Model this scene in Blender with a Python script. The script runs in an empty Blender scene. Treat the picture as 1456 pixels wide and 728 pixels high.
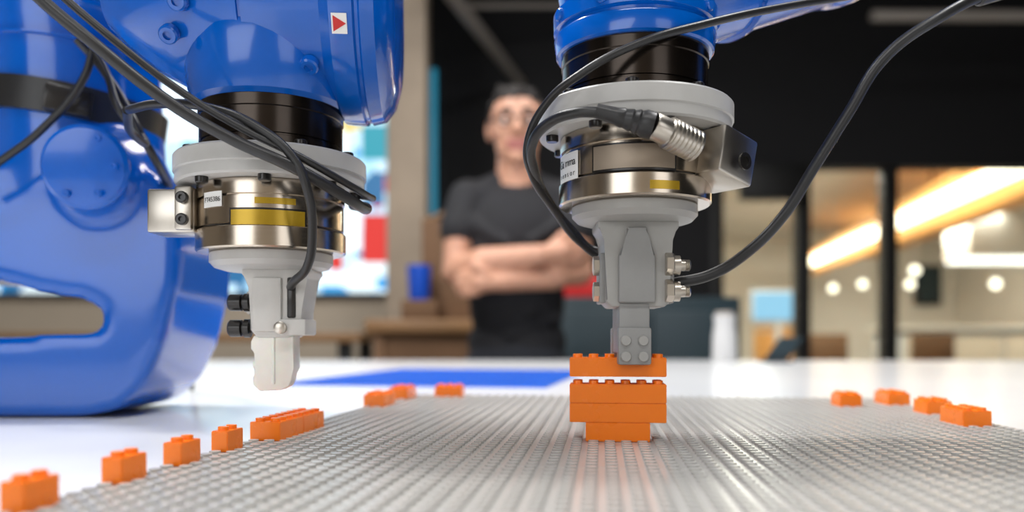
import bpy, bmesh, math, random
import numpy as np
from mathutils import Vector, Matrix, Euler
random.seed(3)
R = math.radians
scene = bpy.context.scene
CAMZ = 0.984
TABLE_Z = 0.930
PLATE_Z = 0.932

# ------------------------------------------------------------------ materials
def pmat(name, col, rough=0.5, metal=0.0, var=0.05, nscale=30.0, bump=0.0, coat=0.0, rvar=0.05, stretch=None, sub=0.0, alpha=1.0, trans=0.0):
    m = bpy.data.materials.new(name); m.use_nodes = True
    nt = m.node_tree; b = nt.nodes['Principled BSDF']
    tc = nt.nodes.new('ShaderNodeTexCoord'); mp = nt.nodes.new('ShaderNodeMapping')
    nt.links.new(tc.outputs['Object'], mp.inputs['Vector'])
    if stretch: mp.inputs['Scale'].default_value = stretch
    n = nt.nodes.new('ShaderNodeTexNoise'); n.inputs['Scale'].default_value = nscale; n.inputs['Detail'].default_value = 4
    nt.links.new(mp.outputs['Vector'], n.inputs['Vector'])
    mx = nt.nodes.new('ShaderNodeMix'); mx.data_type = 'RGBA'
    mx.inputs[6].default_value = (*[c*(1-var) for c in col], 1)
    mx.inputs[7].default_value = (*[min(1, c*(1+var)) for c in col], 1)
    nt.links.new(n.outputs['Fac'], mx.inputs[0]); nt.links.new(mx.outputs[2], b.inputs['Base Color'])
    mr = nt.nodes.new('ShaderNodeMapRange')
    mr.inputs['To Min'].default_value = max(0.02, rough-rvar); mr.inputs['To Max'].default_value = min(1, rough+rvar)
    nt.links.new(n.outputs['Fac'], mr.inputs['Value']); nt.links.new(mr.outputs['Result'], b.inputs['Roughness'])
    b.inputs['Metallic'].default_value = metal
    if coat: b.inputs['Coat Weight'].default_value = coat; b.inputs['Coat Roughness'].default_value = 0.06
    if sub: b.inputs['Subsurface Weight'].default_value = sub; b.inputs['Subsurface Scale'].default_value = 0.004
    if trans: b.inputs['Transmission Weight'].default_value = trans
    if bump:
        bp = nt.nodes.new('ShaderNodeBump'); bp.inputs['Strength'].default_value = bump; bp.inputs['Distance'].default_value = 0.001
        nt.links.new(n.outputs['Fac'], bp.inputs['Height']); nt.links.new(bp.outputs['Normal'], b.inputs['Normal'])
    return m

def emat(name, col, strength, base=(0.8, 0.8, 0.8)):
    m = pmat(name, base, 0.4)
    b = m.node_tree.nodes['Principled BSDF']
    b.inputs['Emission Color'].default_value = (*col, 1); b.inputs['Emission Strength'].default_value = strength
    return m

M_blue = pmat('blue_robot_paint', (0.0, 0.105, 0.52), 0.18, var=0.06, nscale=8, coat=0.4, rvar=0.02)
M_black = pmat('black_anodised', (0.018, 0.016, 0.015), 0.3, metal=0.3, coat=0.2)
M_flange = pmat('dark_flange_metal', (0.045, 0.036, 0.030), 0.2, metal=0.9, stretch=(1, 1, 30), nscale=40)
M_disc = pmat('light_grey_plate', (0.48, 0.475, 0.46), 0.4, var=0.06, nscale=120)
M_chrome = pmat('brushed_steel', (0.54, 0.47, 0.39), 0.2, metal=1.0, stretch=(1, 1, 25), nscale=60, rvar=0.06)
M_steel = pmat('satin_steel', (0.58, 0.54, 0.48), 0.3, metal=1.0, nscale=80)
M_gold = pmat('amber_film', (0.50, 0.32, 0.02), 0.25, metal=0.4, nscale=50)
M_bronze = pmat('bronze_inset', (0.32, 0.26, 0.20), 0.45, metal=0.5, nscale=50)
M_grip = pmat('grey_printed_plastic', (0.30, 0.30, 0.295), 0.45, var=0.05, nscale=200, bump=0.1)
M_grip2 = pmat('mid_grey_plastic', (0.38, 0.375, 0.36), 0.45, var=0.05, nscale=200, bump=0.1)
M_gripw = pmat('pale_printed_plastic', (0.62, 0.61, 0.585), 0.5, var=0.05, nscale=200, bump=0.1)
M_tip = pmat('translucent_tip_plastic', (0.88, 0.85, 0.79), 0.4, sub=0.3, nscale=200)
M_rubber = pmat('black_cable_rubber', (0.016, 0.016, 0.017), 0.38, nscale=300, bump=0.1)
M_label = pmat('white_label', (0.85, 0.85, 0.83), 0.5)
M_red = pmat('red_plastic', (0.60, 0.02, 0.02), 0.45)
M_ink = pmat('label_ink', (0.02, 0.02, 0.02), 0.6)
M_orange = pmat('orange_brick_plastic', (1.0, 0.22, 0.006), 0.28, var=0.03, nscale=60, sub=0.1)
M_plate = pmat('grey_baseplate_plastic', (0.46, 0.45, 0.43), 0.2, var=0.08, nscale=12, rvar=0.03)
M_blueplate = pmat('blue_baseplate_plastic', (0.003, 0.12, 0.58), 0.5, var=0.05)
M_table = pmat('white_laminate', (0.76, 0.77, 0.79), 0.2, var=0.02, nscale=4, rvar=0.03)
M_dark = pmat('near_black_paint', (0.009, 0.009, 0.011), 0.75, nscale=3)
M_frame = pmat('black_window_frame', (0.010, 0.010, 0.010), 0.5)
M_conc = pmat('column_concrete', (0.42, 0.34, 0.26), 0.8, var=0.3, nscale=4, bump=0.3)
M_beige = pmat('beige_wall_paint', (0.60, 0.51, 0.40), 0.8, var=0.06, nscale=3)
M_room = pmat('cream_wall_paint', (0.72, 0.68, 0.61), 0.8, var=0.05, nscale=2)
M_floor = pmat('polished_concrete_floor', (0.20, 0.19, 0.18), 0.45, var=0.2, nscale=3)
M_wood = pmat('oak_wood', (0.26, 0.14, 0.06), 0.45, var=0.35, nscale=6, stretch=(1, 12, 12))
M_soffit = pmat('orange_wood_soffit', (0.80, 0.38, 0.09), 0.5, var=0.2, nscale=4, stretch=(8, 1, 1))
M_card = pmat('brown_cardboard', (0.17, 0.09, 0.045), 0.8, var=0.2, nscale=8)
M_teal = pmat('dark_teal_laminate', (0.012, 0.03, 0.04), 0.5)
M_skin = pmat('skin', (0.54, 0.28, 0.185), 0.5, var=0.15, nscale=18, sub=0.1)
M_shirt = pmat('black_tshirt_cotton', (0.012, 0.012, 0.015), 0.85, var=0.5, nscale=14, bump=1.0)
M_jeans = pmat('dark_trousers_cloth', (0.010, 0.012, 0.018), 0.85)
M_hair = pmat('dark_hair', (0.009, 0.006, 0.005), 0.75, var=0.6, nscale=60, bump=0.8)
M_shoe = pmat('shoe_leather', (0.03, 0.025, 0.02), 0.5)
M_lip = pmat('lips', (0.40, 0.14, 0.12), 0.5)
M_eye = pmat('eye_dark', (0.03, 0.02, 0.015), 0.15)
M_eyew = pmat('eye_white', (0.6, 0.58, 0.56), 0.2)
M_bin = pmat('blue_container_plastic', (0.01, 0.09, 0.6), 0.4)
M_white = pmat('white_plastic', (0.6, 0.6, 0.6), 0.4)
M_pipe = pmat('galvanised_conduit', (0.42, 0.38, 0.34), 0.5)
M_lamp = emat('warm_lamp_glow', (1.0, 0.86, 0.62), 8.0)
M_panel = emat('white_lamp_glow', (1.0, 0.95, 0.86), 3.5)
M_pend = emat('pendant_glow', (1.0, 0.88, 0.68), 4.0)
M_led = emat('cyan_led_panel', (0.01, 0.28, 0.44), 0.6, (0.02, 0.1, 0.15))
M_monitor = emat('monitor_glow', (0.35, 0.72, 1.0), 1.2, (0.02, 0.02, 0.02))
M_redtile = emat('red_screen_tile', (0.9, 0.03, 0.02), 0.9, (0.02, 0.02, 0.02))
M_tealtile = emat('teal_screen_tile', (0.02, 0.42, 0.55), 0.9, (0.02, 0.02, 0.02))
M_whitetile = emat('white_screen_tile', (0.8, 0.93, 1.0), 1.5, (0.02, 0.02, 0.02))

def screen_mat():
    m = bpy.data.materials.new('video_wall_image'); m.use_nodes = True
    nt = m.node_tree; b = nt.nodes['Principled BSDF']
    tc = nt.nodes.new('ShaderNodeTexCoord')
    v = nt.nodes.new('ShaderNodeTexVoronoi'); v.inputs['Scale'].default_value = 6.5; v.distance = 'CHEBYCHEV'
    nt.links.new(tc.outputs['Object'], v.inputs['Vector'])
    sep = nt.nodes.new('ShaderNodeSeparateColor'); nt.links.new(v.outputs['Color'], sep.inputs['Color'])
    cr = nt.nodes.new('ShaderNodeValToRGB'); cr.color_ramp.interpolation = 'CONSTANT'
    cols = [(0.0, (0.42, 0.75, 0.95)), (0.18, (0.80, 0.95, 1.0)), (0.36, (0.04, 0.35, 0.75)), (0.50, (0.60, 0.85, 1.0)),
            (0.64, (0.02, 0.14, 0.32)), (0.74, (0.15, 0.6, 0.65)), (0.82, (0.7, 0.03, 0.05)), (0.87, (0.45, 0.75, 0.95)), (0.94, (0.75, 0.6, 0.2))]
    cr.color_ramp.elements[0].color = (*cols[0][1], 1); cr.color_ramp.elements[1].position = cols[1][0]; cr.color_ramp.elements[1].color = (*cols[1][1], 1)
    for p, c in cols[2:]:
        e = cr.color_ramp.elements.new(p); e.color = (*c, 1)
    nt.links.new(sep.outputs['Red'], cr.inputs['Fac'])
    nt.links.new(cr.outputs['Color'], b.inputs['Emission Color'])
    b.inputs['Emission Strength'].default_value = 1.3
    b.inputs['Base Color'].default_value = (0.02, 0.02, 0.02, 1); b.inputs['Roughness'].default_value = 0.3
    return m
M_screen = screen_mat()

def glass_mat():
    m = bpy.data.materials.new('partition_glass'); m.use_nodes = True
    nt = m.node_tree
    for n in list(nt.nodes):
        if n.type != 'OUTPUT_MATERIAL': nt.nodes.remove(n)
    out = [n for n in nt.nodes if n.type == 'OUTPUT_MATERIAL'][0]
    t = nt.nodes.new('ShaderNodeBsdfTransparent'); g = nt.nodes.new('ShaderNodeBsdfGlossy'); g.inputs['Roughness'].default_value = 0.03
    t.inputs['Color'].default_value = (0.86, 0.90, 0.89, 1)
    mix = nt.nodes.new('ShaderNodeMixShader'); mix.inputs[0].default_value = 0.06
    nt.links.new(t.outputs[0], mix.inputs[1]); nt.links.new(g.outputs[0], mix.inputs[2]); nt.links.new(mix.outputs[0], out.inputs['Surface'])
    return m
M_glass = glass_mat()

# ------------------------------------------------------------------ helpers
def empty(name, loc=(0, 0, 0), rot=(0, 0, 0)):
    e = bpy.data.objects.new(name, None); e.empty_display_size = 0.05
    scene.collection.objects.link(e); e.location = loc; e.rotation_euler = rot
    return e

def link(name, me, mat=None, parent=None, loc=(0, 0, 0), rot=(0, 0, 0), smooth=True, angle=35, u=1.0):
    o = bpy.data.objects.new(name, me); scene.collection.objects.link(o)
    if mat is not None:
        if isinstance(mat, (list, tuple)):
            for mm_ in mat: me.materials.append(mm_)
        else: me.materials.append(mat)
    if smooth:
        me.polygons.foreach_set('use_smooth', [True]*len(me.polygons)); me.set_sharp_from_angle(angle=R(angle))
    o.location = [c*u for c in loc]; o.rotation_euler = rot
    if parent: o.parent = parent
    return o

def bm_obj(name, bm, *a, **k):
    me = bpy.data.meshes.new(name); bmesh.ops.recalc_face_normals(bm, faces=bm.faces[:]); bm.to_mesh(me); bm.free()
    return link(name, me, *a, **k)

def boxes(name, lst, mat, parent=None, u=1.0, bevel=0.0, loc=(0, 0, 0), rot=(0, 0, 0), seg=2):
    """lst of (x0,x1,y0,y1,z0,z1)"""
    bm = bmesh.new()
    for (x0, x1, y0, y1, z0, z1) in lst:
        r = bmesh.ops.create_cube(bm, size=1.0)
        for v in r['verts']:
            v.co = Vector(((x0 if v.co.x < 0 else x1)*u, (y0 if v.co.y < 0 else y1)*u, (z0 if v.co.z < 0 else z1)*u))
    if bevel:
        bmesh.ops.bevel(bm, geom=bm.edges[:], offset=bevel*u, segments=seg, affect='EDGES', profile=0.5)
    return bm_obj(name, bm, mat, parent, loc, rot, u=u)

def lathe(name, prof, mat, parent=None, loc=(0, 0, 0), rot=(0, 0, 0), seg=64, u=0.001, angle=30):
    bm = bmesh.new(); rings = []
    for r, z in prof:
        if r < 1e-6: rings.append([bm.verts.new((0, 0, z*u))])
        else: rings.append([bm.verts.new((r*u*math.cos(2*math.pi*i/seg), r*u*math.sin(2*math.pi*i/seg), z*u)) for i in range(seg)])
    for a, b in zip(rings[:-1], rings[1:]):
        for i in range(seg):
            j = (i+1) % seg
            if len(a) == 1 and len(b) == 1: continue
            if len(a) == 1: bm.faces.new((a[0], b[i], b[j]))
            elif len(b) == 1: bm.faces.new((a[i], a[j], b[0]))
            else: bm.faces.new((a[i], a[j], b[j], b[i]))
    if len(rings[0]) > 1: bm.faces.new(rings[0][::-1])
    if len(rings[-1]) > 1: bm.faces.new(rings[-1])
    return bm_obj(name, bm, mat, parent, loc, rot, u=u, angle=angle)

def prism(name, poly, y0, y1, mat, parent=None, loc=(0, 0, 0), rot=(0, 0, 0), u=0.001, bevel=1.0, seg=3):
    """poly in XZ, extruded along Y"""
    bm = bmesh.new()
    a = [bm.verts.new((x*u, y0*u, z*u)) for x, z in poly]; b = [bm.verts.new((x*u, y1*u, z*u)) for x, z in poly]
    n = len(poly); bm.faces.new(a); bm.faces.new(b[::-1])
    for i in range(n): bm.faces.new((a[i], b[i], b[(i+1) % n], a[(i+1) % n]))
    if bevel: bmesh.ops.bevel(bm, geom=bm.edges[:], offset=bevel*u, segments=seg, affect='EDGES', profile=0.5)
    return bm_obj(name, bm, mat, parent, loc, rot, u=u)

def arc_patch(name, r, a0, a1, z0, z1, th, mat, parent, u=0.001, n=16):
    """curved plate on a vertical cylinder; angle 0 faces -Y, + towards +X"""
    bm = bmesh.new(); cols = []
    for i in range(n+1):
        a = R(a0+(a1-a0)*i/n)
        cols.append([bm.verts.new((rr*math.sin(a)*u, -rr*math.cos(a)*u, z*u)) for rr, z in ((r, z0), (r+th, z0), (r+th, z1), (r, z1))])
    for p, q in zip(cols[:-1], cols[1:]):
        for k in range(4): bm.faces.new((p[k], q[k], q[(k+1) % 4], p[(k+1) % 4]))
    bm.faces.new(cols[0]); bm.faces.new(cols[-1][::-1])
    return bm_obj(name, bm, mat, parent)

def tube(name, pts, r, mat, parent=None, u=0.001, cyclic=False):
    cu = bpy.data.curves.new(name, 'CURVE'); cu.dimensions = '3D'; cu.bevel_depth = r*u; cu.bevel_resolution = 5; cu.resolution_u = 14; cu.use_fill_caps = True
    sp = cu.splines.new('BEZIER'); sp.bezier_points.add(len(pts)-1); sp.use_cyclic_u = cyclic
    for bp, p in zip(sp.bezier_points, pts):
        bp.co = [c*u for c in p]; bp.handle_left_type = bp.handle_right_type = 'AUTO'
    o = bpy.data.objects.new(name+'_c', cu); scene.collection.objects.link(o)
    dg = bpy.context.evaluated_depsgraph_get(); me = bpy.data.meshes.new_from_object(o.evaluated_get(dg))
    bpy.data.objects.remove(o); me.materials.clear()
    return link(name, me, mat, parent, angle=60)

def text(name, s, size, loc, rot, parent, mat=None):
    cu = bpy.data.curves.new(name, 'FONT'); cu.body = s; cu.size = size*0.001; cu.extrude = 0.00003
    o = bpy.data.objects.new(name+'_c', cu); scene.collection.objects.link(o)
    dg = bpy.context.evaluated_depsgraph_get(); me = bpy.data.meshes.new_from_object(o.evaluated_get(dg))
    bpy.data.objects.remove(o); me.materials.clear()
    return link(name, me, mat or M_ink, parent, [c*0.001 for c in loc], rot, smooth=False)

# organic solids: union of tapered capsules / ellipsoids / prisms, voxel-remeshed to one skin
def sdf_mesh(name, prims, voxel, mats, parent=None, smooth=6, u=1.0, loc=(0, 0, 0), rot=(0, 0, 0)):
    bm = bmesh.new()
    for p in prims:
        if p[0] == 'e':
            c, rad = Vector(p[1])*u, Vector(p[2])*u
            r = bmesh.ops.create_uvsphere(bm, u_segments=28, v_segments=18, radius=1)
            for v in r['verts']: v.co = Vector((v.co.x*rad.x, v.co.y*rad.y, v.co.z*rad.z))+c
        elif p[0] == 'p':
            poly, y0, y1 = p[1], p[2], p[3]
            a = [bm.verts.new((x*u, y0*u, z*u)) for x, z in poly]; b = [bm.verts.new((x*u, y1*u, z*u)) for x, z in poly]
            n = len(poly); f1 = bm.faces.new(a); f2 = bm.faces.new(b[::-1])
            for i in range(n): bm.faces.new((a[i], b[i], b[(i+1) % n], a[(i+1) % n]))
            bmesh.ops.triangulate(bm, faces=[f1, f2])
        else:
            a, b, ra, rb = Vector(p[1])*u, Vector(p[2])*u, p[3]*u, p[4]*u
            d = (b-a).normalized(); q = d.to_track_quat('Z', 'Y').to_matrix(); N = 24; rings = []
            for k in range(0, 8):
                t = -math.pi/2+(math.pi/2)*k/7; rings.append((a, ra*math.cos(t), ra*math.sin(t)))
            for k in range(0, 8):
                t = (math.pi/2)*k/7; rings.append((b, rb*math.cos(t), rb*math.sin(t)))
            vr = []
            for c, rr, h in rings:
                if rr < 1e-7: vr.append([bm.verts.new(c+q@Vector((0, 0, h)))])
                else: vr.append([bm.verts.new(c+q@Vector((rr*math.cos(2*math.pi*i/N), rr*math.sin(2*math.pi*i/N), h))) for i in range(N)])
            for A, B in zip(vr[:-1], vr[1:]):
                for i in range(N):
                    j = (i+1) % N
                    if len(A) == 1: bm.faces.new((A[0], B[j], B[i]))
                    elif len(B) == 1: bm.faces.new((A[i], A[j], B[0]))
                    else: bm.faces.new((A[i], A[j], B[j], B[i]))
    bmesh.ops.recalc_face_normals(bm, faces=bm.faces[:])
    me = bpy.data.meshes.new(name+'_src'); bm.to_mesh(me); bm.free()
    o = bpy.data.objects.new(name+'_src', me); scene.collection.objects.link(o)
    md = o.modifiers.new('r', 'REMESH'); md.mode = 'VOXEL'; md.voxel_size = voxel*u; md.use_smooth_shade = True
    if smooth:
        ms = o.modifiers.new('s', 'SMOOTH'); ms.factor = 0.5; ms.iterations = smooth
    dg = bpy.context.evaluated_depsgraph_get(); dg.update()
    out = bpy.data.meshes.new_from_object(o.evaluated_get(dg)); bpy.data.objects.remove(o)
    out.name = name; out.materials.clear()
    for m_ in mats: out.materials.append(m_)
    if len(mats) > 1:
        n = len(out.polygons); cen = np.empty(n*3); out.polygons.foreach_get('center', cen); cen = cen.reshape(-1, 3)
        best = np.full(n, 1e9); tag = np.zeros(n, dtype=np.int32)
        for p in prims:
            if p[0] == 'e':
                c = np.array(p[1])*u; rr = np.array(p[2])*u
                dist = (np.linalg.norm((cen-c)/rr, axis=1)-1)*rr.min(); tg = p[3]
            else:
                a = np.array(p[1])*u; b = np.array(p[2])*u; ab = b-a
                t = np.clip(((cen-a)@ab)/(ab@ab), 0, 1); dist = np.linalg.norm(cen-a-t[:, None]*ab, axis=1)-(p[3]+(p[4]-p[3])*t)*u; tg = p[5]
            k = dist < best; best[k] = dist[k]; tag[k] = tg
        out.polygons.foreach_set('material_index', tag)
    out.polygons.foreach_set('use_smooth', [True]*len(out.polygons))
    return link(name, out, None, parent, loc, rot, smooth=False)

# ------------------------------------------------------------------ room shell
boxes('floor', [(-5, 8, -3.2, 14.2, -0.1, 0)], M_floor)
boxes('ceiling', [(-5, 8, -3.2, 5.15, 3.3, 3.4)], M_dark)
boxes('wall_left', [(-5.15, -5, -3.2, 5.15, 0, 3.3)], M_beige)
boxes('wall_right', [(6.0, 6.15, -3.2, 5.0, 0, 3.3)], M_dark)
boxes('wall_front', [(-5, 6, -3.35, -3.2, 0, 3.3)], M_beige)
boxes('wall_back', [(-5, 1.25, 5.0, 5.15, 0, 3.3), (1.25, 8, 5.0, 5.15, 2.06, 3.3), (5.6, 8, 5.0, 5.15, 0, 2.06)], M_dark)
boxes('wall_screen', [(-5, -0.6, 4.25, 4.4, 0, 3.3)], M_beige)
boxes('concrete_column', [(-0.585, -0.40, 3.7, 3.9, 0, 3.3)], M_conc, bevel=0.01)
boxes('trim_header', [(1.42, 1.83, 4.9, 4.995, 1.84, 2.055)], M_frame, bevel=0.005)
fx = [1.25, 1.80, 2.35, 3.45, 4.5, 5.52]
boxes('trim_window_frame', [(x, x+0.085, 5.02, 5.12, 0.0, 2.06) for x in fx]+[(1.25, 5.6, 5.02, 5.12, 0.0, 0.06)], M_frame, bevel=0.004)
for i in range(5):
    boxes('window_%d' % (i+1), [(fx[i]+0.087, fx[i+1]-0.002, 5.065, 5.075, 0.062, 2.055)], M_glass)
boxes('wall_side', [(0.85, 1.0, 5.15, 14.2, 0, 2.7)], M_room)
boxes('wall_far', [(1.0, 8, 14.0, 14.2, 0, 2.7)], M_room)
boxes('wall_side', [(7.8, 8, 5.15, 14.0, 0, 2.7)], M_room)
boxes('ceiling', [(0.85, 8, 5.15, 14.2, 2.7, 2.8)], M_room)
def beam(name, p0, p1, w, h, mat, bev=0.01):
    p0, p1 = Vector(p0), Vector(p1); d = p1-p0; L = d.length; ang = math.atan2(d.y, d.x)
    return boxes(name, [(0, L, -w/2, w/2, -h/2, h/2)], mat, loc=p0, rot=(0, 0, ang), bevel=bev)
lp0, lp1 = Vector((3.52, 5.35, 2.19)), Vector((4.80, 12.9, 2.19))
e = empty('linear_ceiling_lamp')
for nm, a, b in (('tube_1', 0.0, 0.46), ('tube_2', 0.50, 1.0)):
    o = beam(nm, lp0.lerp(lp1, a), lp0.lerp(lp1, b), 0.14, 0.10, M_lamp); o.parent = e
o = beam('soffit', lp0+Vector((0.45, 0, 0.1)), lp1+Vector((0.45, 0, 0.1)), 1.2, 0.05, M_soffit); o.parent = e
o = beam('soffit_fascia', lp0+Vector((0.10, 0, -0.12)), lp1+Vector((0.10, 0, -0.12)), 0.05, 0.14, M_soffit); o.parent = e
for k in range(4):
    q = lp0.lerp(lp1, 0.1+k*0.27); o = boxes('hanger_%d' % k, [(q.x+0.3, q.x+0.32, q.y, q.y+0.02, 2.31, 2.7)], M_frame); o.parent = e
o = empty('flush_ceiling_lamp', (0, 0, 0))
boxes('diffuser', [(6.3, 7.6, 8.6, 9.2, 2.02, 2.06), (6.1, 7.6, 10.6, 11.2, 2.02, 2.06)], M_panel, o, bevel=0.01)
boxes('housing', [(6.28, 7.62, 8.58, 9.22, 2.06, 2.7), (6.08, 7.62, 10.58, 11.22, 2.06, 2.7)], M_room, o, bevel=0.01)
for (x, y, z, r) in [(3.75, 9.3, 1.56, 0.045), (4.05, 9.2, 1.6, 0.045), (4.3, 8.5, 1.7, 0.05), (5.1, 8.4, 1.55, 0.05), (4.75, 9.5, 1.62, 0.05)]:
    pe = empty('pendant_lamp', (x, y, z))
    lathe('globe', [(r*math.sin(t), -r*math.cos(t)) for t in [math.pi*i/12 for i in range(13)]], M_pend, pe, u=1.0, seg=24)
    lathe('cord', [(0.004, r*0.98), (0.004, 2.7-z)], M_white, pe, u=1.0, seg=8)
kc = empty('kitchen_counter', (0, 0, 0))
boxes('cabinet', [(3.9, 6.5, 8.0, 8.6, 0, 1.06)], M_white, kc, bevel=0.01)
boxes('worktop', [(3.85, 6.55, 7.95, 8.65, 1.06, 1.10)], M_room, kc, bevel=0.005)
boxes('wall_cabinet_doors', [(3.95+i*0.5, 4.42+i*0.5, 7.98, 8.0, 0.1, 1.0) for i in range(5)], M_beige, kc, bevel=0.005)
mo = empty('wall_monitor', (0, 0, 0))
boxes('bezel', [(2.40, 2.95, 8.0, 8.05, 1.14, 1.46)], M_white, mo, bevel=0.005); boxes('panel', [(2.42, 2.93, 7.99, 8.0, 1.16, 1.44)], M_monitor, mo)
boxes('stand', [(2.65, 2.70, 8.0, 8.04, 0.0, 1.14), (2.45, 2.9, 7.9, 8.15, 0.0, 0.02)], M_white, mo)
tv = empty('television', (0, 0, 0))
boxes('bezel', [(7.05, 7.5, 13.9, 13.98, 1.55, 2.25)], M_frame, tv, bevel=0.01); boxes('panel', [(7.1, 7.45, 13.88, 13.9, 1.6, 2.2)], M_teal, tv)
for (x, y) in ((3.0, 7.4), (3.9, 7.2)):
    ch = empty('bar_stool', (x, y, 0))
    boxes('seat', [(-0.2, 0.2, -0.2, 0.2, 0.7, 0.76)], M_wood, ch, bevel=0.02)
    boxes('legs', [(sx*0.17-0.015, sx*0.17+0.015, sy*0.17-0.015, sy*0.17+0.015, 0, 0.7) for sx in (-1, 1) for sy in (-1, 1)], M_frame, ch)
    boxes('back', [(-0.2, 0.2, 0.17, 0.2, 0.76, 1.02)], M_card, ch, bevel=0.01)
boxes('yellow_shelf_unit', [(3.0, 3.45, 9.5, 9.9, 0, 1.05), (3.0, 3.45, 9.5, 9.9, 1.08, 1.12)], M_soffit, bevel=0.01)

sc = empty('video_wall', (-1.92, 4.2, 1.80))
boxes('panel', [(-1.28, 1.28, -0.01, 0.0, -0.58, 0.82)], M_screen, sc)
boxes('housing', [(-1.3, 1.3, 0.0, 0.048, -0.60, 0.84)], M_frame, sc, bevel=0.005)
boxes('red_tile', [(1.135, 1.268, -0.014, -0.01, -0.42, -0.17), (0.96, 1.03, -0.014, -0.01, -0.46, -0.38)], M_redtile, sc)
boxes('teal_tile', [(1.13, 1.27, -0.014, -0.01, 0.12, 0.30), (0.2, 0.42, -0.014, -0.01, 0.0, 0.2)], M_tealtile, sc)
boxes('white_tile', [(0.02, 0.42, -0.014, -0.01, 0.22, 0.52), (0.75, 1.1, -0.014, -0.01, -0.54, -0.47), (1.0, 1.13, -0.014, -0.01, -0.36, 0.1)], M_whitetile, sc)
boxes('led_light_strip', [(-0.54, -0.47, 4.93, 4.97, 1.75, 2.65), (-0.54, -0.50, 4.93, 4.97, 0.95, 1.70)], M_led)
boxes('led_strip_mount', [(-0.56, -0.43, 4.97, 5.0, 0.0, 2.9)], M_dark)
def rod(name, p0, p1, r, mat):
    p0, p1 = Vector(p0), Vector(p1); d = p1-p0
    o = lathe(name, [(r, 0), (r, d.length)], mat, None, u=1.0, seg=24); o.location = p0; o.rotation_euler = d.to_track_quat('Z', 'Y').to_euler(); return o
pp = empty('ceiling_conduit')
for nm, a, b, r in (('pipe_1', (-0.52, 2.8, 2.58), (0.05, 4.99, 2.58), 0.034), ('pipe_2', (0.05, 2.8, 2.95), (0.5, 4.99, 2.95), 0.02), ('pipe_3', (1.9, 4.2, 2.68), (3.6, 4.3, 2.72), 0.03), ('pipe_4', (-0.3, 4.6, 2.9), (1.3, 4.6, 2.9), 0.015),
                     ('hanger_1', (-0.3, 3.64, 2.58), (-0.3, 3.64, 3.3), 0.005), ('hanger_2', (2.4, 4.24, 2.7), (2.4, 4.24, 3.3), 0.005), ('hanger_3', (3.2, 4.28, 2.7), (3.2, 4.28, 3.3), 0.005), ('hanger_4', (0.3, 4.02, 2.95), (0.3, 4.02, 3.3), 0.005), ('hanger_5', (0.5, 4.6, 2.9), (0.5, 4.6, 3.3), 0.005)):
    o = rod(nm, a, b, r, M_pipe); o.parent = pp

wt = empty('wooden_side_table', (-0.31, 3.05, 0))
boxes('top', [(-0.22, 0.2, -0.2, 0.2, 1.0, 1.05)], M_wood, wt, bevel=0.008)
boxes('legs', [(sx*0.17-0.02, sx*0.17+0.02, sy*0.16-0.02, sy*0.16+0.02, 0, 1.0) for sx in (-1, 1) for sy in (-1, 1)]+[(-0.17, 0.17, -0.165, -0.155, 0.85, 1.0)], M_card, wt, bevel=0.003)
cb = empty('cardboard_box', (-0.235, 3.10, 1.05))
boxes('carton', [(-0.105, 0.095, -0.1, 0.1, 0, 0.38)], M_card, cb, bevel=0.004)
prism('flaps', [(-0.105, 0.38), (0.0, 0.42), (0.095, 0.38), (0.09, 0.372), (0.0, 0.405), (-0.09, 0.372)], -0.1, 0.1, M_wood, cb, u=1.0, bevel=0.0)
boxes('wooden_block', [(-0.40, -0.27, 2.87, 2.97, 1.05, 1.12)], M_card, bevel=0.004)
bn = empty('blue_cup', (-0.34, 2.92, 1.12))
lathe('body', [(0, 0), (0.034, 0), (0.038, 0.01), (0.044, 0.12), (0.045, 0.128), (0.041, 0.128), (0.034, 0.015), (0, 0.015)], M_bin, bn, u=1.0, seg=32)
wb = empty('workbench', (-1.3, 3.45, 0))
boxes('top', [(-1.2, 0.70, -0.3, 0.3, 0.965, 1.005)], M_wood, wb, bevel=0.006)
boxes('legs', [(x, x+0.05, y, y+0.05, 0, 0.965) for x in (-1.1, -0.3, 0.6) for y in (-0.25, 0.2)], M_frame, wb)
cab = empty('storage_cabinet', (0.52, 3.1, 0))
boxes('body', [(-0.36, 0.30, -0.25, 0.25, 0, 1.13)], M_teal, cab, bevel=0.01)
boxes('doors', [(-0.35, -0.04, -0.27, -0.25, 0.05, 1.08), (-0.02, 0.29, -0.27, -0.25, 0.05, 1.08)], M_teal, cab, bevel=0.008)
tb = empty('red_toolbox', (0.28, 3.0, 1.13))
boxes('case', [(-0.11, 0.08, -0.07, 0.07, 0, 0.085)], M_red, tb, bevel=0.01)
tube('handle', [(-0.05, 0, 0.085), (-0.04, 0, 0.11), (0.02, 0, 0.11), (0.03, 0, 0.085)], 0.006, M_frame, tb, u=1.0)

# ------------------------------------------------------------------ table
tab = empty('white_table', (0, 0, 0))
boxes('top', [(-1.7, 2.0, -0.55, 1.90, TABLE_Z-0.035, TABLE_Z)], M_table, tab, bevel=0.004)
boxes('legs', [(x, x+0.06, y, y+0.06, 0, TABLE_Z-0.035) for x in (-1.6, 0.1, 1.85) for y in (-0.45, 1.75)], M_frame, tab)
boxes('rails', [(-1.6, 1.9, y, y+0.04, TABLE_Z-0.11, TABLE_Z-0.036) for y in (-0.44, 1.76)], M_frame, tab)

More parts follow.
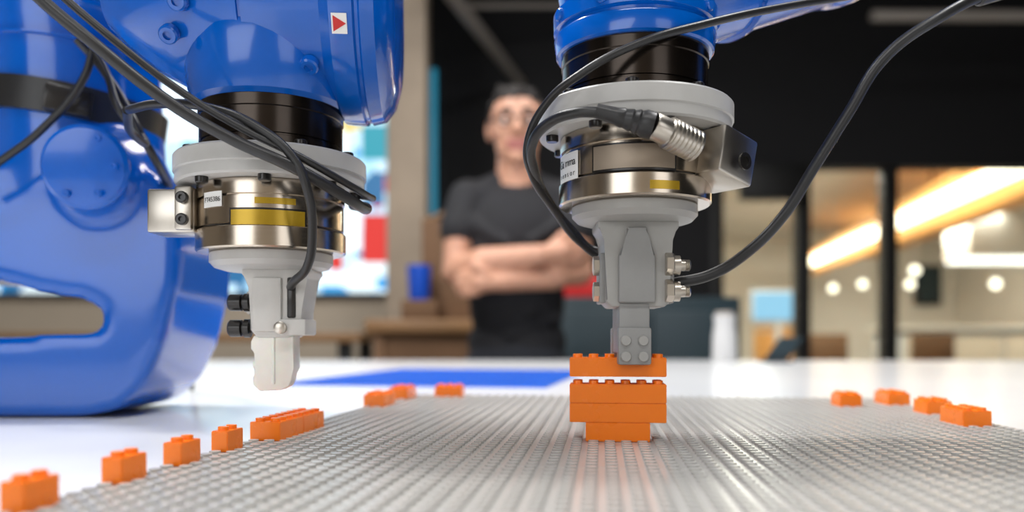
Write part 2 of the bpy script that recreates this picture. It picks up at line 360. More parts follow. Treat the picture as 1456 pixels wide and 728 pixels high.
TH = R(6.4); GU = Vector((math.cos(TH), -math.sin(TH))); GV = Vector((math.sin(TH), math.cos(TH))); G0 = Vector((0.0535, 0.404))
def gpos(i, j): return G0+GU*(i*0.008)+GV*(j*0.008)
def jrow(y, i): return round(((y-G0.y)/0.008 + i*math.sin(TH))/math.cos(TH))
BR = [(i0, jrow(y, i0), ni, nj) for (i0, y, ni, nj) in
      [(-23, 0.236, 1, 2), (-23, 0.278, 1, 2), (-23, 0.318, 1, 2), (-23, 0.357, 1, 2), (-23, 0.398, 2, 4), (-23, 0.430, 2, 4), (-23, 0.589, 2, 4), (-23, 0.660, 2, 4), (-19, 0.694, 3, 2),
       (25, 0.464, 2, 4), (26, 0.535, 2, 3), (26, 0.600, 2, 4), (21, 0.592, 2, 3)]]
COVER = set()
for (i0, j0, ni, nj) in BR+[(-2, -1, 4, 2)]:
    for i in range(i0, i0+ni):
        for j in range(j0, j0+nj): COVER.add((i, j))

def baseplate(name, ni, nj, loc, rotz, mat, z=TABLE_Z, th=2.0, nseg=18, ij=None):
    u = 0.001; verts = []; faces = []
    def add(vs, fs):
        o = len(verts); verts.extend(vs); faces.extend([tuple(o+k for k in f) for f in fs])
    W, D = ni*8-0.2, nj*8-0.2
    b = 0.4
    add([(0.1, 0.1, 0), (W, 0.1, 0), (W, D, 0), (0.1, D, 0), (0.1, 0.1, th-b), (W, 0.1, th-b), (W, D, th-b), (0.1, D, th-b), (0.1+b, 0.1+b, th), (W-b, 0.1+b, th), (W-b, D-b, th), (0.1+b, D-b, th)],
        [(3, 2, 1, 0), (0, 1, 5, 4), (1, 2, 6, 5), (2, 3, 7, 6), (3, 0, 4, 7), (4, 5, 9, 8), (5, 6, 10, 9), (6, 7, 11, 10), (7, 4, 8, 11), (8, 9, 10, 11)])
    ring = [(math.cos(2*math.pi*k/nseg), math.sin(2*math.pi*k/nseg)) for k in range(nseg)]
    prof = ((2.5, -0.01), (2.5, 1.2), (2.42, 1.32), (2.25, 1.36)); m = len(prof)
    fs = []
    for k in range(nseg):
        l = (k+1) % nseg
        for q in range(m-1): fs.append((q*nseg+k, q*nseg+l, (q+1)*nseg+l, (q+1)*nseg+k))
    fs.append(tuple(range((m-1)*nseg, m*nseg)))
    for i in range(ni):
        for j in range(nj):
            if ij and (ij[0]+i, ij[1]+j) in COVER: continue
            cx, cy = i*8+4, j*8+4
            add([(cx+r*c, cy+r*s, th+h) for r, h in prof for c, s in ring], fs)
    me = bpy.data.meshes.new(name); me.from_pydata([(x*u, y*u, z_*u) for x, y, z_ in verts], [], faces)
    return link(name, me, mat, None, (loc[0], loc[1], z), (0, 0, rotz), angle=30)

baseplate('toy_brick_baseplate', 51, 48, gpos(-23, -11), -TH, M_plate, ij=(-23, -11))
baseplate('toy_brick_baseplate', 51, 48, gpos(-23, -59), -TH, M_plate, ij=(-23, -59))
baseplate('blue_toy_baseplate', 38, 52, (-0.262, 0.905), -R(11), M_blueplate, nseg=10)

def brick(ni, nj, loc, rotz, name='toy_brick'):
    u = 0.001; bm = bmesh.new(); W, D, H = ni*8-0.2, nj*8-0.2, 9.5
    r = bmesh.ops.create_cube(bm, size=1)
    for v in r['verts']: v.co = Vector((v.co.x*W, v.co.y*D, (v.co.z+0.5)*H))*u
    bmesh.ops.bevel(bm, geom=bm.edges[:], offset=0.3*u, segments=2, affect='EDGES')
    N = 24
    for i in range(ni):
        for j in range(nj):
            cx, cy = (i+0.5-ni/2)*8, (j+0.5-nj/2)*8
            rings = [[bm.verts.new(((cx+rr*math.cos(2*math.pi*k/N))*u, (cy+rr*math.sin(2*math.pi*k/N))*u, z*u)) for k in range(N)] for rr, z in ((2.4, 9.3), (2.4, 11.0), (2.32, 11.2), (2.15, 11.25))]
            for a, b in zip(rings[:-1], rings[1:]):
                for k in range(N): bm.faces.new((a[k], a[(k+1) % N], b[(k+1) % N], b[k]))
            bm.faces.new(rings[-1])
    return bm_obj(name, bm, M_orange, None, loc, (0, 0, rotz), angle=40)

def gbrick(i0, j0, ni, nj, z=PLATE_Z, **k):
    p = gpos(i0+ni/2, j0+nj/2); return brick(ni, nj, (p.x, p.y, z), -TH)
gbrick(-2, -1, 4, 2, PLATE_Z+0.0001); gbrick(-3, -1, 6, 2, PLATE_Z+0.0097); gbrick(-3, -1, 6, 2, PLATE_Z+0.0193)
gbrick(-3, -1, 6, 2, PLATE_Z+0.0325)
for b in BR: gbrick(*b, PLATE_Z+0.0001)

# ------------------------------------------------------------------ sensor/tool stack (shared)
def tool_stack(par, z0, win, lab, wmat):
    L = (0, 0, z0)
    lathe('tool_flange', [(0, 0), (24, 0), (29, 1.4), (31.5, 4), (31.5, 8.4), (30.8, 9), (0, 9)], M_disc if wmat is M_gold else M_grip2, par, L)
    lathe('force_sensor_base', [(0, 9), (37.2, 9), (38.2, 9.8), (38.2, 19.2), (37.6, 19.8), (0, 19.8)], M_chrome, par, L)
    lathe('sensor_gap', [(0, 19.7), (35.8, 19.7), (35.8, 20.8), (0, 20.8)], M_black, par, L)
    lathe('force_sensor_body', [(0, 20.8), (36.6, 20.8), (37, 21.1), (37, 34.0), (35.8, 34.2), (35.8, 35.0), (37.6, 35.2), (37.6, 42.4), (37, 43), (0, 43)], M_chrome, par, L)
    lathe('adapter_plate', [(0, 43), (46.8, 43), (48, 44), (48, 48.8), (48.9, 49.4), (48.9, 57), (48, 58), (0, 58)], M_disc, par, L)
    lathe('wrist_flange', [(0, 58), (36, 58), (36.4, 58.5), (36.4, 64), (35.6, 64.3), (35.6, 65.1), (36.4, 65.4), (36.4, 78), (37, 78.5), (37, 86), (0, 86)], M_flange, par, L)
    for k in range(8):
        a = R(12+45*k); x, y = 43*math.sin(a), -43*math.cos(a)
        lathe('cap_screw_%d' % k, [(0, 0), (2.6, 0), (3.1, 0.5), (3.1, 3.4), (0, 3.4)], M_black, par, (x, y, z0+39.8), seg=20)
        a2 = R(35+45*k); x, y = 42*math.sin(a2), -42*math.cos(a2)
        lathe('top_screw_%d' % k, [(0, 0), (3.1, 0), (3.1, 2.9), (2.6, 3.4), (0, 3.4)], M_black, par, (x, y, z0+57.8), seg=20)
    a0, a1, w0, w1 = win
    arc_patch('window_frame', 36.9, a0-2.5, a1+2.5, z0+w0-1, z0+w1+1, 0.35, M_black, par)
    arc_patch('window_inset', 37.2, a0-1, a1+1, z0+w0, z0+w1, 0.45, wmat, par)
    la0, la1, l0, l1 = lab
    arc_patch('label', 37.45, la0, la1, z0+l0, z0+l1, 0.35, M_label, par)

left = empty('robot_arm', (-0.127, 0.422, CAMZ))
right = empty('robot_arm', (0.062, 0.404, CAMZ))
tool_stack(left, 35, (-13, 40, 15, 27), (-42, -22, 29, 36.5), M_gold)
tool_stack(right, 57, (-38, 20, 21.5, 32.5), (-84, -54, 12, 33), M_bronze)
arc_patch('amber_film', 37.05, 4, 34, 35+30, 35+33, 0.3, M_gold, left)
arc_patch('amber_film', 38.15, 2, 24, 57+11.5, 57+15.5, 0.3, M_gold, right)
def wrap_text(name, s, size, r, a, z, par):
    text(name, s, size, (r*math.sin(R(a)), -r*math.cos(R(a)), z), (R(90), 0, R(a)), par)
for k, ch in enumerate('Gamma'): wrap_text('label_letter_%d' % k, ch, 5.6, 38.0, -82+5.6*k, 57+26.5, right)
for k, ch in enumerate('sensor'): wrap_text('label_small_%d' % k, ch, 3.8, 38.0, -80+4.2*k, 57+21.5, right)
for k, ch in enumerate('FT45386'): wrap_text('label_code_%d' % k, ch, 3.4, 38.0, -40.5+2.5*k, 35+31.5, left)
for k in range(4): arc_patch('label_line_%d' % k, 37.85, -80, -60+3*k % 7, 57+13.5+1.7*k, 57+14.2+1.7*k, 0.05, M_ink, right)

# ---- left robot: connector block
boxes('connector_block', [(-57, -33, -21, 1, 53, 75)], M_steel, left, 0.001, bevel=1.2)
boxes('connector_foot', [(-42, -33.5, -24, -10, 54, 76)], M_steel, left, 0.001, bevel=1.0)
for z in (70, 59): lathe('block_screw', [(0, 0), (3.0, 0), (3.0, 2.2), (2.4, 2.6), (1.3, 2.6), (1.3, 1.4), (0, 1.4)], M_black, left, (-37.5, -24, z), (R(90), 0, 0), seg=20)

# ---- left gripper
prism('gripper_body', [(-7.5, 4), (-7.5, 26), (-9, 30), (-12, 32.5), (-12, 35.5), (24, 35.5), (24, 33), (21, 31), (20, 20), (19, 14), (19, 4), (12, 0), (-4, 0)], -13, 12, M_gripw, left, bevel=0.9)
boxes('gripper_front_rib', [(-6, 9, -15, -12, 3, 31)], M_gripw, left, 0.001, bevel=1.2)
boxes('gripper_shoulder', [(-11, -7, -9, 9, 12, 24)], M_gripw, left, 0.001, bevel=1.0)
boxes('gripper_slot', [(11.5, 16, -14.0, -10, 10, 31)], M_black, left, 0.001, bevel=1.0)
boxes('gripper_bracket', [(8, 22, -17, 6, 1, 9.5)], M_gripw, left, 0.001, bevel=1.2)
lathe('bracket_pin', [(0, 0), (3, 0), (3.1, 0.5), (3.1, 3), (2, 3.5), (0, 3.5)], M_steel, left, (9.5, -16.5, 5), (R(90), 0, 0), seg=24)
for z in (18.2, 4.8):
    lathe('black_bolt', [(0, 0), (3.6, 0), (4.4, 0.8), (4.4, 6.6), (3.0, 7), (2.6, 7), (2.6, 8), (4.8, 8.2), (4.8, 11), (2.4, 11), (2.4, 15)], M_black, left, (-20, -8, z), (0, R(90), 0), seg=24)
prism('gripper_tip', [(-6, 1), (-7.5, -2), (-7.5, -6), (-5, -8), (-5, -19), (-6.5, -20), (-6.5, -24), (-3, -27.5), (8, -27), (12, -25), (13.5, -22), (14.5, -16), (14.5, 1)], -12, -3, M_tip, left, bevel=0.6)
boxes('gripper_tip_rib', [(3.5, 5.0, -12.9, -11.5, -24, 0)], M_tip, left, 0.001, bevel=0.4)
prism('gripper_tip_back', [(-3, 1), (-4, -8), (-1, -24), (9, -24), (13, -16), (13, 1)], 0, 7, M_tip, left, bevel=0.9)
lathe('tip_knob', [(0, 0), (2.2, 0), (2.2, 2), (0, 2.4)], M_tip, left, (-5.0, -8, -14), (0, -R(90), 0), seg=20)

# ---- left robot wrist housing (axis along X)
lathe('wrist_housing', [(0, -88), (16, -84), (28, -72), (39, -57), (47, -41), (53, -24), (56.5, -8), (57, -6.4), (55.6, -6), (55.6, -4.8), (57.4, -4.4), (58, 6), (57.5, 24), (57.5, 32), (59, 34), (61.5, 37), (62, 41), (62, 48), (60.4, 49), (60.4, 50.5), (61.6, 51.5), (60, 58), (54, 63), (44, 66), (0, 68)],
      M_blue, left, (0, 4, 178), (0, R(90), R(4)), seg=96, angle=25)
lathe('wrist_neck', [(37.5, 119), (40, 121), (42, 128), (46, 150), (40, 170)], M_blue, left, (0, 0, 0), seg=64)
for x, z, y in ((-38, 146, -39), (-30, 158, -48), (28, 133, -33)):
    nrm = Vector((-0.3, y, z-178)).normalized()
    o = lathe('housing_bolt', [(0, -2), (4.6, -2), (4.6, 1.6), (3.8, 2.4), (2.2, 2.4), (2.2, 0.8), (0, 0.8)], M_blue, left, (x, y, z), seg=24)
    o.rotation_euler = nrm.to_track_quat('Z', 'Y').to_euler()
# sticker on the barrel: barrel axis runs through (0,4,178), turned 4 degrees about Z
cz, sz = math.cos(R(4)), math.sin(R(4))
def on_barrel(x, deg, r):
    px_, py_ = x, -r*math.cos(R(deg))
    return (px_*cz-py_*sz, 4+px_*sz+py_*cz, 178-r*math.sin(R(deg)))
boxes('sticker_white', [(-3.6, 3.6, -0.25, 0.25, -4.6, 4.6)], M_label, left, 0.001, loc=on_barrel(42.0, 29, 62.35), rot=(R(29), 0, R(4)))
prism('sticker_triangle', [(-2.8, -3.6), (3.2, 0), (-2.8, 3.6)], -0.5, -0.26, M_red, left, on_barrel(42.0, 29, 62.35), (R(29), 0, R(4)), bevel=0)

# ---- left robot arm castings (one continuous skin)
A = lambda x, y, z: (x+127, y-422, z)
cpoly = [(-510, -53.6), (-290, -53.6), (-266, -49), (-248, -33), (-234, -4), (-226, 30), (-223, 60), (-227, 92), (-240, 112), (-300, 118), (-510, 118), (-510, 42), (-345, 40), (-318, 32), (-284, 26), (-274, 19), (-273, 8), (-278, 1.5), (-341, 0), (-510, 0)]
cpoly = [(x+127, z) for x, z in cpoly]
sdf_mesh('arm_casting', [
    ('c', A(-172, 440, 205), A(-330, 585, 318), 45, 52, 0),
    ('c', A(-330, 585, 318), A(-322, 590, 200), 62, 57, 0),
    ('c', A(-322, 590, 200), A(-316, 588, 105), 57, 58, 0),
    ('c', A(-316, 595, 100), A(-470, 600, 92), 50, 50, 0),
    ('p', cpoly, 532-422, 640-422, 0),
    ('p', [(-580+127, -53.6), (-490+127, -53.6), (-490+127, 140), (-580+127, 140)], 535-422, 645-422, 0),
    ('c', A(-278, 560, 110), A(-276, 528, 108), 36, 26, 0),
], 3.0, [M_blue], left, smooth=26, u=0.001)
lathe('joint_cover', [(0, -3), (25, -3), (26.5, -1), (26.5, 2), (24, 4), (12, 5), (0, 5)], M_blue, left, A(-270, 505, 108), (R(98), 0, R(8)), seg=64)
for k in range(6):
    a = R(60*k); lathe('joint_screw_%d' % k, [(0, 0), (2.2, 0), (2.2, 2), (1, 2), (0, 1)], M_blue, left, A(-270+20*math.cos(a), 500.5, 108+20*math.sin(a)), (R(98), 0, R(8)), seg=12)
lathe('black_strap', [(57.5, -11), (60.8, -11), (60.8, 11), (57.5, 11)], M_rubber, left, A(-321, 589, 163), (0, R(8), 0), seg=80)
boxes('strap_buckle', [(-14, 14, -3, 3, -9, 9)], M_black, left, 0.001, bevel=1.5, loc=A(-296, 531, 158), rot=(0, R(8), R(24)))
lathe('arm_seam_ring', [(57.5, -1.2), (60.5, -0.8), (60.5, 0.8), (57.5, 1.2)], M_blue, left, A(-323, 590, 205), (0, R(4), 0), seg=80)

# ---- left cables
tube('sensor_cable', [(-95, -92, 168), (-80, -82, 150), (-55, -77, 128), (-26, -67, 105), (0, -61, 90), (27, -56, 78), (43, -40, 70), (51, -17, 66), (48, 6, 70), (38, 24, 74)], 2.8, M_rubber, left)
tube('signal_cable', [(-92, -82, 177), (-78, -74, 158), (-52, -70, 134), (-23, -62, 111.5), (3, -58, 96), (30, -53, 83), (46, -38, 75), (54, -15, 72), (50, 10, 76), (38, 28, 80)], 1.8, M_rubber, left)
tube('gripper_cable', [(-75, -2, 120), (-63, -22, 115), (-44, -37, 113), (-14, -51, 107), (11, -57, 96), (27, -57, 82), (33, -55, 67), (33, -47, 50), (27, -34, 34), (18, -24, 28), (13, -12, 26)], 2.2, M_rubber, left)
tube('power_cable', [(-150, 85, 190), (-138, 92, 174), (-104, 78, 124), (-112, 138, 100), (-128, 198, 76), (-153, 278, 37), (-176, 338, -10), (-190, 366, -51)], 2.6, M_rubber, left)
tube('strapped_cable', [(-225, 90, 95), (-204, 86, 109), (-172, 84, 132), (-145, 84, 165), (-138, 84, 190)], 2.4, M_rubber, left)
tube('strapped_cable_2', [(-140, 85, 185), (-128, 80, 165), (-115, 70, 140), (-104, 75, 125), (-90, 30, 118), (-76, -2, 120)], 2.4, M_rubber, left)

# ================================================================== RIGHT ROBOT details
boxes('connector_block', [(-12, 12, -12, 12, -12, 11)], M_steel, right, 0.001, bevel=1.4, loc=(38, -20, 86), rot=(0, R(14), R(35)))
lathe('block_socket', [(0, 0), (4, 0), (4, 1), (2.4, 1), (2.4, -1), (0, -1)], M_black, right, (46.0, -33.5, 82), (R(90), 0, R(35)), seg=24)
def along(name, p0, p1, prof, mat, par, seg=32):
    p0, p1 = Vector(p0), Vector(p1); d = p1-p0
    o = lathe(name, prof(d.length), mat, par, tuple(p0), seg=seg); o.rotation_euler = d.to_track_quat('Z', 'Y').to_euler(); return o
def ridged(L):
    p = [(0, 0), (6.6, 0), (7.2, 0.6)]
    z = 1.5
    while z < L*0.62: p += [(7.2, z), (6.6, z+0.4), (6.6, z+0.9), (7.2, z+1.3)]; z += 2.2
    p += [(6.6, L*0.66), (6.0, L*0.68), (6.0, L-1), (5.6, L), (0, L)]
    return p
along('metal_connector', (21, -45, 86), (-0.5, -54, 93.5), ridged, M_steel, right, 40)
along('connector_boot', (0, -54, 93), (-25, -53, 100), lambda L: [(0, 0), (6.0, 0), (6.2, 4), (5.2, 6), (5.6, 7), (4.6, 9), (5.0, 10), (4.2, 13), (4.5, 14), (3.8, 17), (3.2, L), (0, L)], M_rubber, right)
tube('sensor_cable', [(-22, -53.3, 99), (-33, -50, 100), (-46, -38, 98), (-52.5, -22, 92), (-51, -6, 84), (-44, 16, 74), (-30, 34, 60), (-15, 40, 48), (-2, 30, 50)], 2.4, M_rubber, right)
tube('signal_cable', [(150, 45, 196), (120, 20, 182), (71, -8, 164), (29, -31, 147), (-7, -44, 132), (-29, -42, 121), (-46, -29, 110), (-54.5, -18, 94), (-52, -3, 82), (-40, 18, 68), (-24, 36, 52), (-10, 38, 44), (4, 28, 50)], 1.9, M_rubber, right)
tube('gripper_cable', [(220, 20, 190), (189, 10, 180), (156, 0, 163), (127, 0, 142), (108, 0, 113), (91, 0, 86), (75, 0, 61), (57, 0, 43), (39, 0, 32), (17, -2, 27)], 2.8, M_rubber, right)
along('cable_sleeve', (178, 7, 174.8), (235, 26, 196), lambda L: [(0, 0), (3.0, 0), (4.0, 1.5), (4.0, L), (0, L)], M_rubber, right)
# right gripper
prism('gripper_body', [(-16, 18), (-16, 48), (-17, 51), (-20, 54), (-20, 57.5), (20, 57.5), (20, 54), (17, 51), (16, 48), (16, 18), (13, 15), (-13, 15)], -13.5, 13.5, M_grip2, right, bevel=0.9)
prism('gripper_front_rib', [(-10, 17), (-10, 40), (-6, 48), (-6, 54), (4, 54), (4, 48), (8, 40), (8, 17)], -16.5, -12.5, M_grip, right, bevel=1.0)
boxes('gripper_side_pads', [(-18.5, -15.5, -9, 7, 17, 42), (15.5, 18.5, -9, 7, 17, 42)], M_grip, right, 0.001, bevel=0.8)
for z in (36, 23):
    lathe('side_bolt', [(0, 0), (5.0, 0), (5.0, 3.4), (2.9, 3.5), (2.9, 6), (2.5, 6.2), (2.9, 6.6), (2.5, 7), (2.9, 7.4), (2.5, 7.8), (2.9, 8.2), (2.2, 8.8), (0, 8.8)], M_steel, right, (18.0, -7, z), (0, R(90), 0), seg=24)
    lathe('hex_nut', [(0, 0), (5.2, 0), (5.6, 0.4), (5.6, 3.6), (5.2, 4), (0, 4)], M_steel, right, (13, -13.5, z), (0, R(90), 0), seg=6)
    lathe('hex_nut_left', [(0, 0), (4.6, 0), (4.9, 0.4), (4.9, 3), (0, 3)], M_steel, right, (-21.3, -4, z), (0, R(90), 0), seg=6)
boxes('gripper_stem', [(-9.5, 5.5, -14, 12, -7.9, 17)], M_grip, right, 0.001, bevel=0.9)
boxes('gripper_pad', [(-10.3, 6, -16.5, -10.3, -13.4, 5)], M_grip, right, 0.001, bevel=1.2)
boxes('gripper_pad_back', [(-10.3, 6, 9.8, 15, -13.4, 5)], M_grip, right, 0.001, bevel=1.0)
for x, z in ((-6.6, -1.5), (1.9, -1.5), (-6.6, -9.3), (1.9, -9.3)):
    lathe('pad_stud', [(0, 0), (2.6, 0), (2.6, 1.1), (2.2, 1.6), (0, 1.6)], M_grip2, right, (x, -16.3, z), (R(90), 0, 0), seg=24)
sdf_mesh('wrist_casting', [
    ('c', (0, 2, 176), (0, 12, 240), 39, 47, 0),
    ('c', (15, 30, 194), (130, 80, 252), 41, 47, 0),
    ('c', (130, 80, 252), (420, 190, 500), 50, 62, 0),
    ('c', (420, 190, 500), (560, 210, 420), 64, 70, 0),
    ('c', (560, 210, 420), (590, 220, 40), 70, 66, 0),
    ('c', (590, 220, 40), (590, 220, -20), 75, 32, 0),
    ('c', (0, 12, 236), (-6, 14, 240), 49, 40, 0),
], 3.2, [M_blue], right, smooth=8, u=0.001)
lathe('robot_base_plate', [(0, -53.8), (95, -53.8), (95, -42), (80, -36), (0, -36)], M_blue, right, (590, 220, 0))
lathe('wrist_collar', [(0, 141), (38.5, 141), (39.5, 142), (40.5, 150), (40, 151.2), (38.8, 151.6), (38.8, 153), (40.8, 154), (41, 162), (0, 170)], M_blue, right)
for a in (-70, -30, 10, 50, 85):
    x, y = 40.2*math.sin(R(a)), -40.2*math.cos(R(a))
    lathe('collar_bolt', [(0, -2), (3.2, -2), (3.2, 1.6), (2.6, 2.2), (0, 2.2)], M_blue, right, (x, y, 158), (R(90), 0, R(a)), seg=20)
lathe('link_seam_ring', [(42.5, -2), (44.8, -1), (44.8, 1), (42.5, 2)], M_blue, right, (52, 46, 212.6), Vector((115, 50, 58)).to_track_quat('Z', 'Y').to_euler(), seg=64)

# ------------------------------------------------------------------ small things on far table
wd = empty('white_bottle', (0.475, 1.78, TABLE_Z))
lathe('body', [(0, 0), (0.026, 0), (0.028, 0.004), (0.026, 0.06), (0.022, 0.085), (0.024, 0.095), (0.024, 0.104), (0, 0.106)], M_white, wd, u=1.0, seg=32)
lathe('cap', [(0, 0), (0.02, 0), (0.02, 0.007), (0, 0.008)], M_pipe, wd, (0, 0, 0.105), u=1.0, seg=32)
ts = empty('tablet_stand', (0.60, 1.75, TABLE_Z))
prism('tablet', [(-0.05, 0.0), (-0.01, 0.055), (0.04, 0.055), (0.0, 0.0)], -0.004, 0.004, M_teal, ts, u=1.0, bevel=0.001)
boxes('foot', [(-0.05, 0.01, -0.02, 0.03, 0, 0.004)], M_frame, ts)

# ------------------------------------------------------------------ person
per = empty('standing_man', (0.014, 2.25, 0), (0, 0, R(0)))
SK, SH, JE, HA, SO, LI = range(6)
P = []
P += [('e', (0, 0, 1.26), (0.150, 0.105, 0.165), SH), ('e', (0, 0, 1.09), (0.135, 0.10, 0.19), SH), ('e', (0, 0.01, 0.97), (0.14, 0.105, 0.10), SH),
      ('c', (-0.115, 0.01, 1.375), (0.115, 0.01, 1.375), 0.056, 0.056, SH), ('c', (-0.10, 0.015, 1.395), (0, 0.015, 1.42), 0.04, 0.055, SH), ('c', (0.10, 0.015, 1.395), (0, 0.015, 1.42), 0.04, 0.055, SH)]
P += [('e', (0, 0.0, 0.90), (0.145, 0.11, 0.12), JE)]
# shirt folds
P += [('c', (-0.12, -0.05, 1.30), (-0.03, -0.098, 1.24), 0.03, 0.016, SH), ('c', (0.12, -0.05, 1.30), (0.04, -0.098, 1.245), 0.03, 0.016, SH), ('c', (-0.10, -0.06, 1.09), (0.04, -0.094, 1.05), 0.016, 0.014, SH), ('c', (0.11, -0.05, 1.04), (-0.02, -0.092, 0.99), 0.018, 0.013, SH)]
P += [('c', (0, 0.005, 1.40), (0, -0.005, 1.52), 0.057, 0.054, SK)]
P += [('e', (0, -0.008, 1.588), (0.074, 0.094, 0.088), SK), ('e', (0, -0.04, 1.525), (0.060, 0.056, 0.068), SK), ('e', (0, -0.078, 1.478), (0.026, 0.02, 0.02), SK),
      ('c', (0, -0.098, 1.585), (0, -0.118, 1.545), 0.009, 0.014, SK), ('c', (-0.012, -0.102, 1.543), (0.012, -0.102, 1.543), 0.010, 0.010, SK),
      ('c', (-0.045, -0.078, 1.60), (0.045, -0.078, 1.60), 0.017, 0.017, SK),
      ('e', (-0.042, -0.066, 1.55), (0.024, 0.024, 0.024), SK), ('e', (0.042, -0.066, 1.55), (0.024, 0.024, 0.024), SK),
      ('e', (-0.078, 0.0, 1.568), (0.010, 0.018, 0.032), SK), ('e', (0.078, 0.0, 1.568), (0.010, 0.018, 0.032), SK),
      ('c', (-0.022, -0.094, 1.513), (0.022, -0.094, 1.513), 0.008, 0.008, LI), ('c', (-0.018, -0.093, 1.503), (0.018, -0.093, 1.503), 0.008, 0.008, LI)]
# hair: tousled, no brim
P += [('e', (0, 0.018, 1.612), (0.080, 0.090, 0.078), HA), ('e', (0.0, -0.010, 1.645), (0.066, 0.074, 0.044), HA), ('e', (0, 0.055, 1.54), (0.055, 0.04, 0.05), HA)]
rnd = random.Random(11)
for k in range(34):
    th = rnd.uniform(0, 2*math.pi); el = rnd.uniform(0.25, 1.45)
    d = Vector((math.cos(th)*math.cos(el), math.sin(th)*math.cos(el), math.sin(el)))
    c = Vector((d.x*0.070, 0.004+d.y*0.080, 1.622+d.z*0.058))
    e2 = c+Vector((rnd.uniform(-0.018, 0.018), -0.012+rnd.uniform(-0.008, 0.008), rnd.uniform(-0.004, 0.012)))
    P.append(('c', tuple(c), tuple(e2), rnd.uniform(0.011, 0.016), rnd.uniform(0.007, 0.010), HA))
P += [('c', (-0.068, -0.035, 1.63), (-0.074, -0.010, 1.58), 0.011, 0.009, HA), ('c', (0.068, -0.035, 1.63), (0.074, -0.010, 1.58), 0.011, 0.009, HA)]
P += [('c', (-0.138, 0.005, 1.375), (-0.160, -0.03, 1.285), 0.057, 0.056, SH), ('c', (-0.160, -0.03, 1.285), (-0.168, -0.06, 1.165), 0.041, 0.037, SK),
      ('c', (-0.168, -0.06, 1.165), (-0.09, -0.145, 1.185), 0.039, 0.038, SK), ('c', (-0.09, -0.145, 1.185), (0.06, -0.175, 1.20), 0.038, 0.027, SK),
      ('c', (0.138, 0.005, 1.375), (0.160, -0.03, 1.285), 0.057, 0.056, SH), ('c', (0.160, -0.03, 1.285), (0.172, -0.05, 1.165), 0.041, 0.037, SK),
      ('c', (0.172, -0.05, 1.165), (0.10, -0.12, 1.155), 0.039, 0.037, SK), ('c', (0.10, -0.12, 1.145), (-0.045, -0.165, 1.130), 0.034, 0.026, SK)]
P += [('c', (0.06, -0.175, 1.20), (0.115, -0.150, 1.212), 0.024, 0.030, SK)]
for k, (dz, l) in enumerate(((0.030, 0.9), (0.011, 1.0), (-0.008, 0.95), (-0.026, 0.78))):
    z = 1.212+dz; a = (0.125, -0.147, z); b = (0.125+0.042*l, -0.125, z+0.004); c = (0.125+0.066*l, -0.088, z+0.002); d = (0.125+0.064*l, -0.062, z)
    P += [('c', a, b, 0.0105, 0.0095, SK), ('c', b, c, 0.0095, 0.0088, SK), ('c', c, d, 0.0088, 0.008, SK)]
P += [('c', (0.09, -0.165, 1.225), (0.115, -0.155, 1.252), 0.012, 0.0105, SK), ('c', (0.115, -0.155, 1.252), (0.135, -0.135, 1.268), 0.0105, 0.009, SK)]
P += [('c', (-0.045, -0.165, 1.130), (-0.095, -0.170, 1.128), 0.023, 0.028, SK)]
for k, (dz, l) in enumerate(((0.026, 0.85), (0.009, 1.0), (-0.009, 0.95), (-0.026, 0.78))):
    z = 1.128+dz; a = (-0.105, -0.172, z); b = (-0.105-0.038*l, -0.155, z-0.004); c = (-0.105-0.058*l, -0.125, z-0.006); d = (-0.105-0.056*l, -0.10, z-0.004)
    P += [('c', a, b, 0.0105, 0.0095, SK), ('c', b, c, 0.0095, 0.0088, SK), ('c', c, d, 0.0088, 0.008, SK)]
P += [('c', (-0.07, -0.18, 1.141), (-0.10, -0.19, 1.164), 0.012, 0.010, SK), ('c', (-0.10, -0.19, 1.164), (-0.118, -0.185, 1.178), 0.010, 0.009, SK)]
for s in (-1, 1):
    P += [('c', (s*0.078, 0, 0.88), (s*0.092, -0.01, 0.48), 0.082, 0.056, JE), ('c', (s*0.092, -0.01, 0.48), (s*0.10, 0.02, 0.10), 0.056, 0.046, JE),
          ('c', (s*0.10, 0.03, 0.045), (s*0.115, -0.15, 0.036), 0.042, 0.034, SO), ('c', (s*0.10, 0.02, 0.09), (s*0.10, 0.025, 0.05), 0.042, 0.042, SO)]
sdf_mesh('body', P, 0.005, [M_skin, M_shirt, M_jeans, M_hair, M_shoe, M_lip], per, smooth=3)
for s, nm in ((-1, 'eye_r'), (1, 'eye_l')):
    lathe(nm, [(0.0115*math.sin(t), -0.0115*math.cos(t)) for t in [math.pi*i/10 for i in range(11)]], M_eyew, per, (s*0.031, -0.083, 1.574), u=1.0, seg=20)
    lathe(nm+'_iris', [(0.0065*math.sin(t), -0.0065*math.cos(t)) for t in [math.pi*i/8 for i in range(9)]], M_eye, per, (s*0.031, -0.0895, 1.573), u=1.0, seg=16)
    tube('eyebrow_%s' % nm[-1], [(s*0.014, -0.099, 1.598), (s*0.032, -0.098, 1.604), (s*0.050, -0.086, 1.598)], 0.0045, M_hair, per, u=1.0)
    tube('glasses_rim_%s' % nm[-1], [(s*0.033+0.022*math.cos(t), -0.112+0.10*abs(s*0.033+0.022*math.cos(t))*0.3, 1.572+0.017*math.sin(t)) for t in [2*math.pi*i/8 for i in range(8)]], 0.0024, M_frame, per, u=1.0, cyclic=True)
    tube('glasses_arm_%s' % nm[-1], [(s*0.055, -0.109, 1.576), (s*0.075, -0.06, 1.577), (s*0.082, 0.0, 1.578)], 0.002, M_frame, per, u=1.0)
tube('glasses_bridge', [(-0.011, -0.112, 1.576), (0, -0.116, 1.579), (0.011, -0.112, 1.576)], 0.002, M_frame, per, u=1.0)

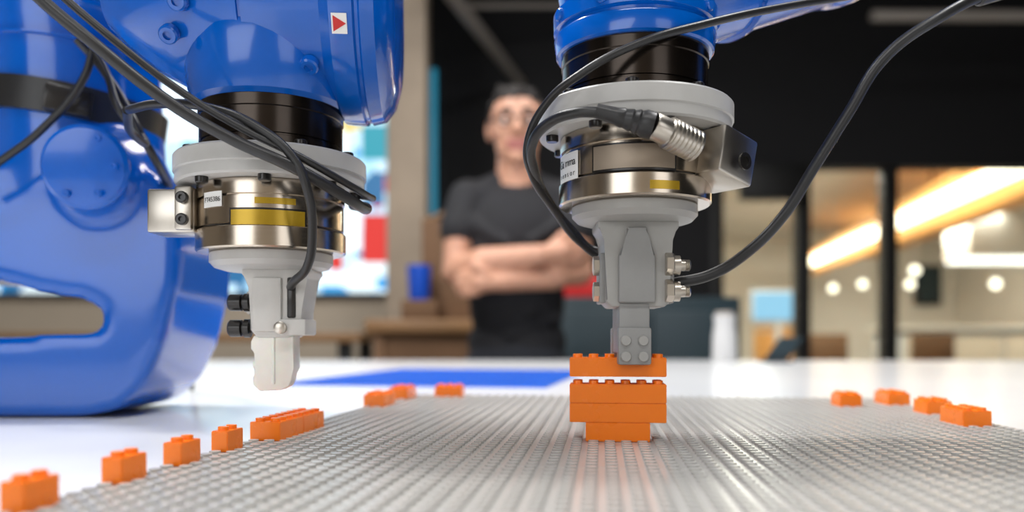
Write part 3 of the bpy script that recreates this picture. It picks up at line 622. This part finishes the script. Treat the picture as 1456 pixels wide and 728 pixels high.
# ------------------------------------------------------------------ lights
def area(name, loc, rot, sx, sy, P_, col=(1, 1, 1)):
    l = bpy.data.lights.new(name, 'AREA'); l.shape = 'RECTANGLE'; l.size = sx; l.size_y = sy; l.energy = P_; l.color = col
    o = bpy.data.objects.new(name, l); scene.collection.objects.link(o); o.location = loc; o.rotation_euler = rot; return o
area('ceiling_panel_light', (-0.9, 1.1, 3.2), (0, 0, 0), 0.3, 1.8, 54, (1, 0.99, 0.98))
area('ceiling_panel_light', (0.9, 0.9, 3.2), (0, 0, 0), 0.3, 1.8, 44, (1, 0.99, 0.98))
area('ceiling_panel_light', (0.0, -1.2, 3.2), (0, 0, 0), 1.8, 0.3, 30, (1, 0.99, 0.98))
area('ceiling_panel_light', (0.2, 2.2, 3.2), (R(-10), 0, 0), 1.2, 0.3, 20, (1, 0.96, 0.92))
area('track_spot_light', (-1.1, 0.9, 2.6), (R(-15), R(-33), 0), 0.16, 0.16, 28, (1, 0.98, 0.95))  # small key light added for crisper directional shading; stands for no fixture
area('window_daylight', (-1.6, -3.0, 1.9), (R(85), 0, R(-12)), 2.4, 1.6, 34, (0.94, 0.97, 1.0))  # this and the next: fill added behind the camera; wall_front has no window
area('window_daylight', (2.2, -3.0, 1.9), (R(85), 0, R(15)), 1.6, 1.6, 14, (0.95, 0.97, 1.0))
for (x, y) in ((2.5, 6.8), (5.0, 7.0), (3.0, 10.5), (6.0, 11)):
    area('room_downlight', (x, y, 2.65), (0, 0, 0), 1.0, 1.0, 115, (1.0, 0.92, 0.80))
w = bpy.data.worlds.new('world'); scene.world = w; w.use_nodes = True
w.node_tree.nodes['Background'].inputs[0].default_value = (0.6, 0.7, 0.85, 1); w.node_tree.nodes['Background'].inputs[1].default_value = 0.1

# ------------------------------------------------------------------ camera
cam = bpy.data.cameras.new('camera'); co = bpy.data.objects.new('camera', cam); scene.collection.objects.link(co)
co.location = (0, 0, CAMZ); co.rotation_euler = (R(90), 0, 0)
cam.sensor_width = 36; cam.lens = 28.0; cam.shift_y = 116/1456; cam.clip_start = 0.01
cam.dof.use_dof = True; cam.dof.focus_distance = 0.38; cam.dof.aperture_fstop = 4.4
scene.camera = co
scene.view_settings.view_transform = 'Standard'
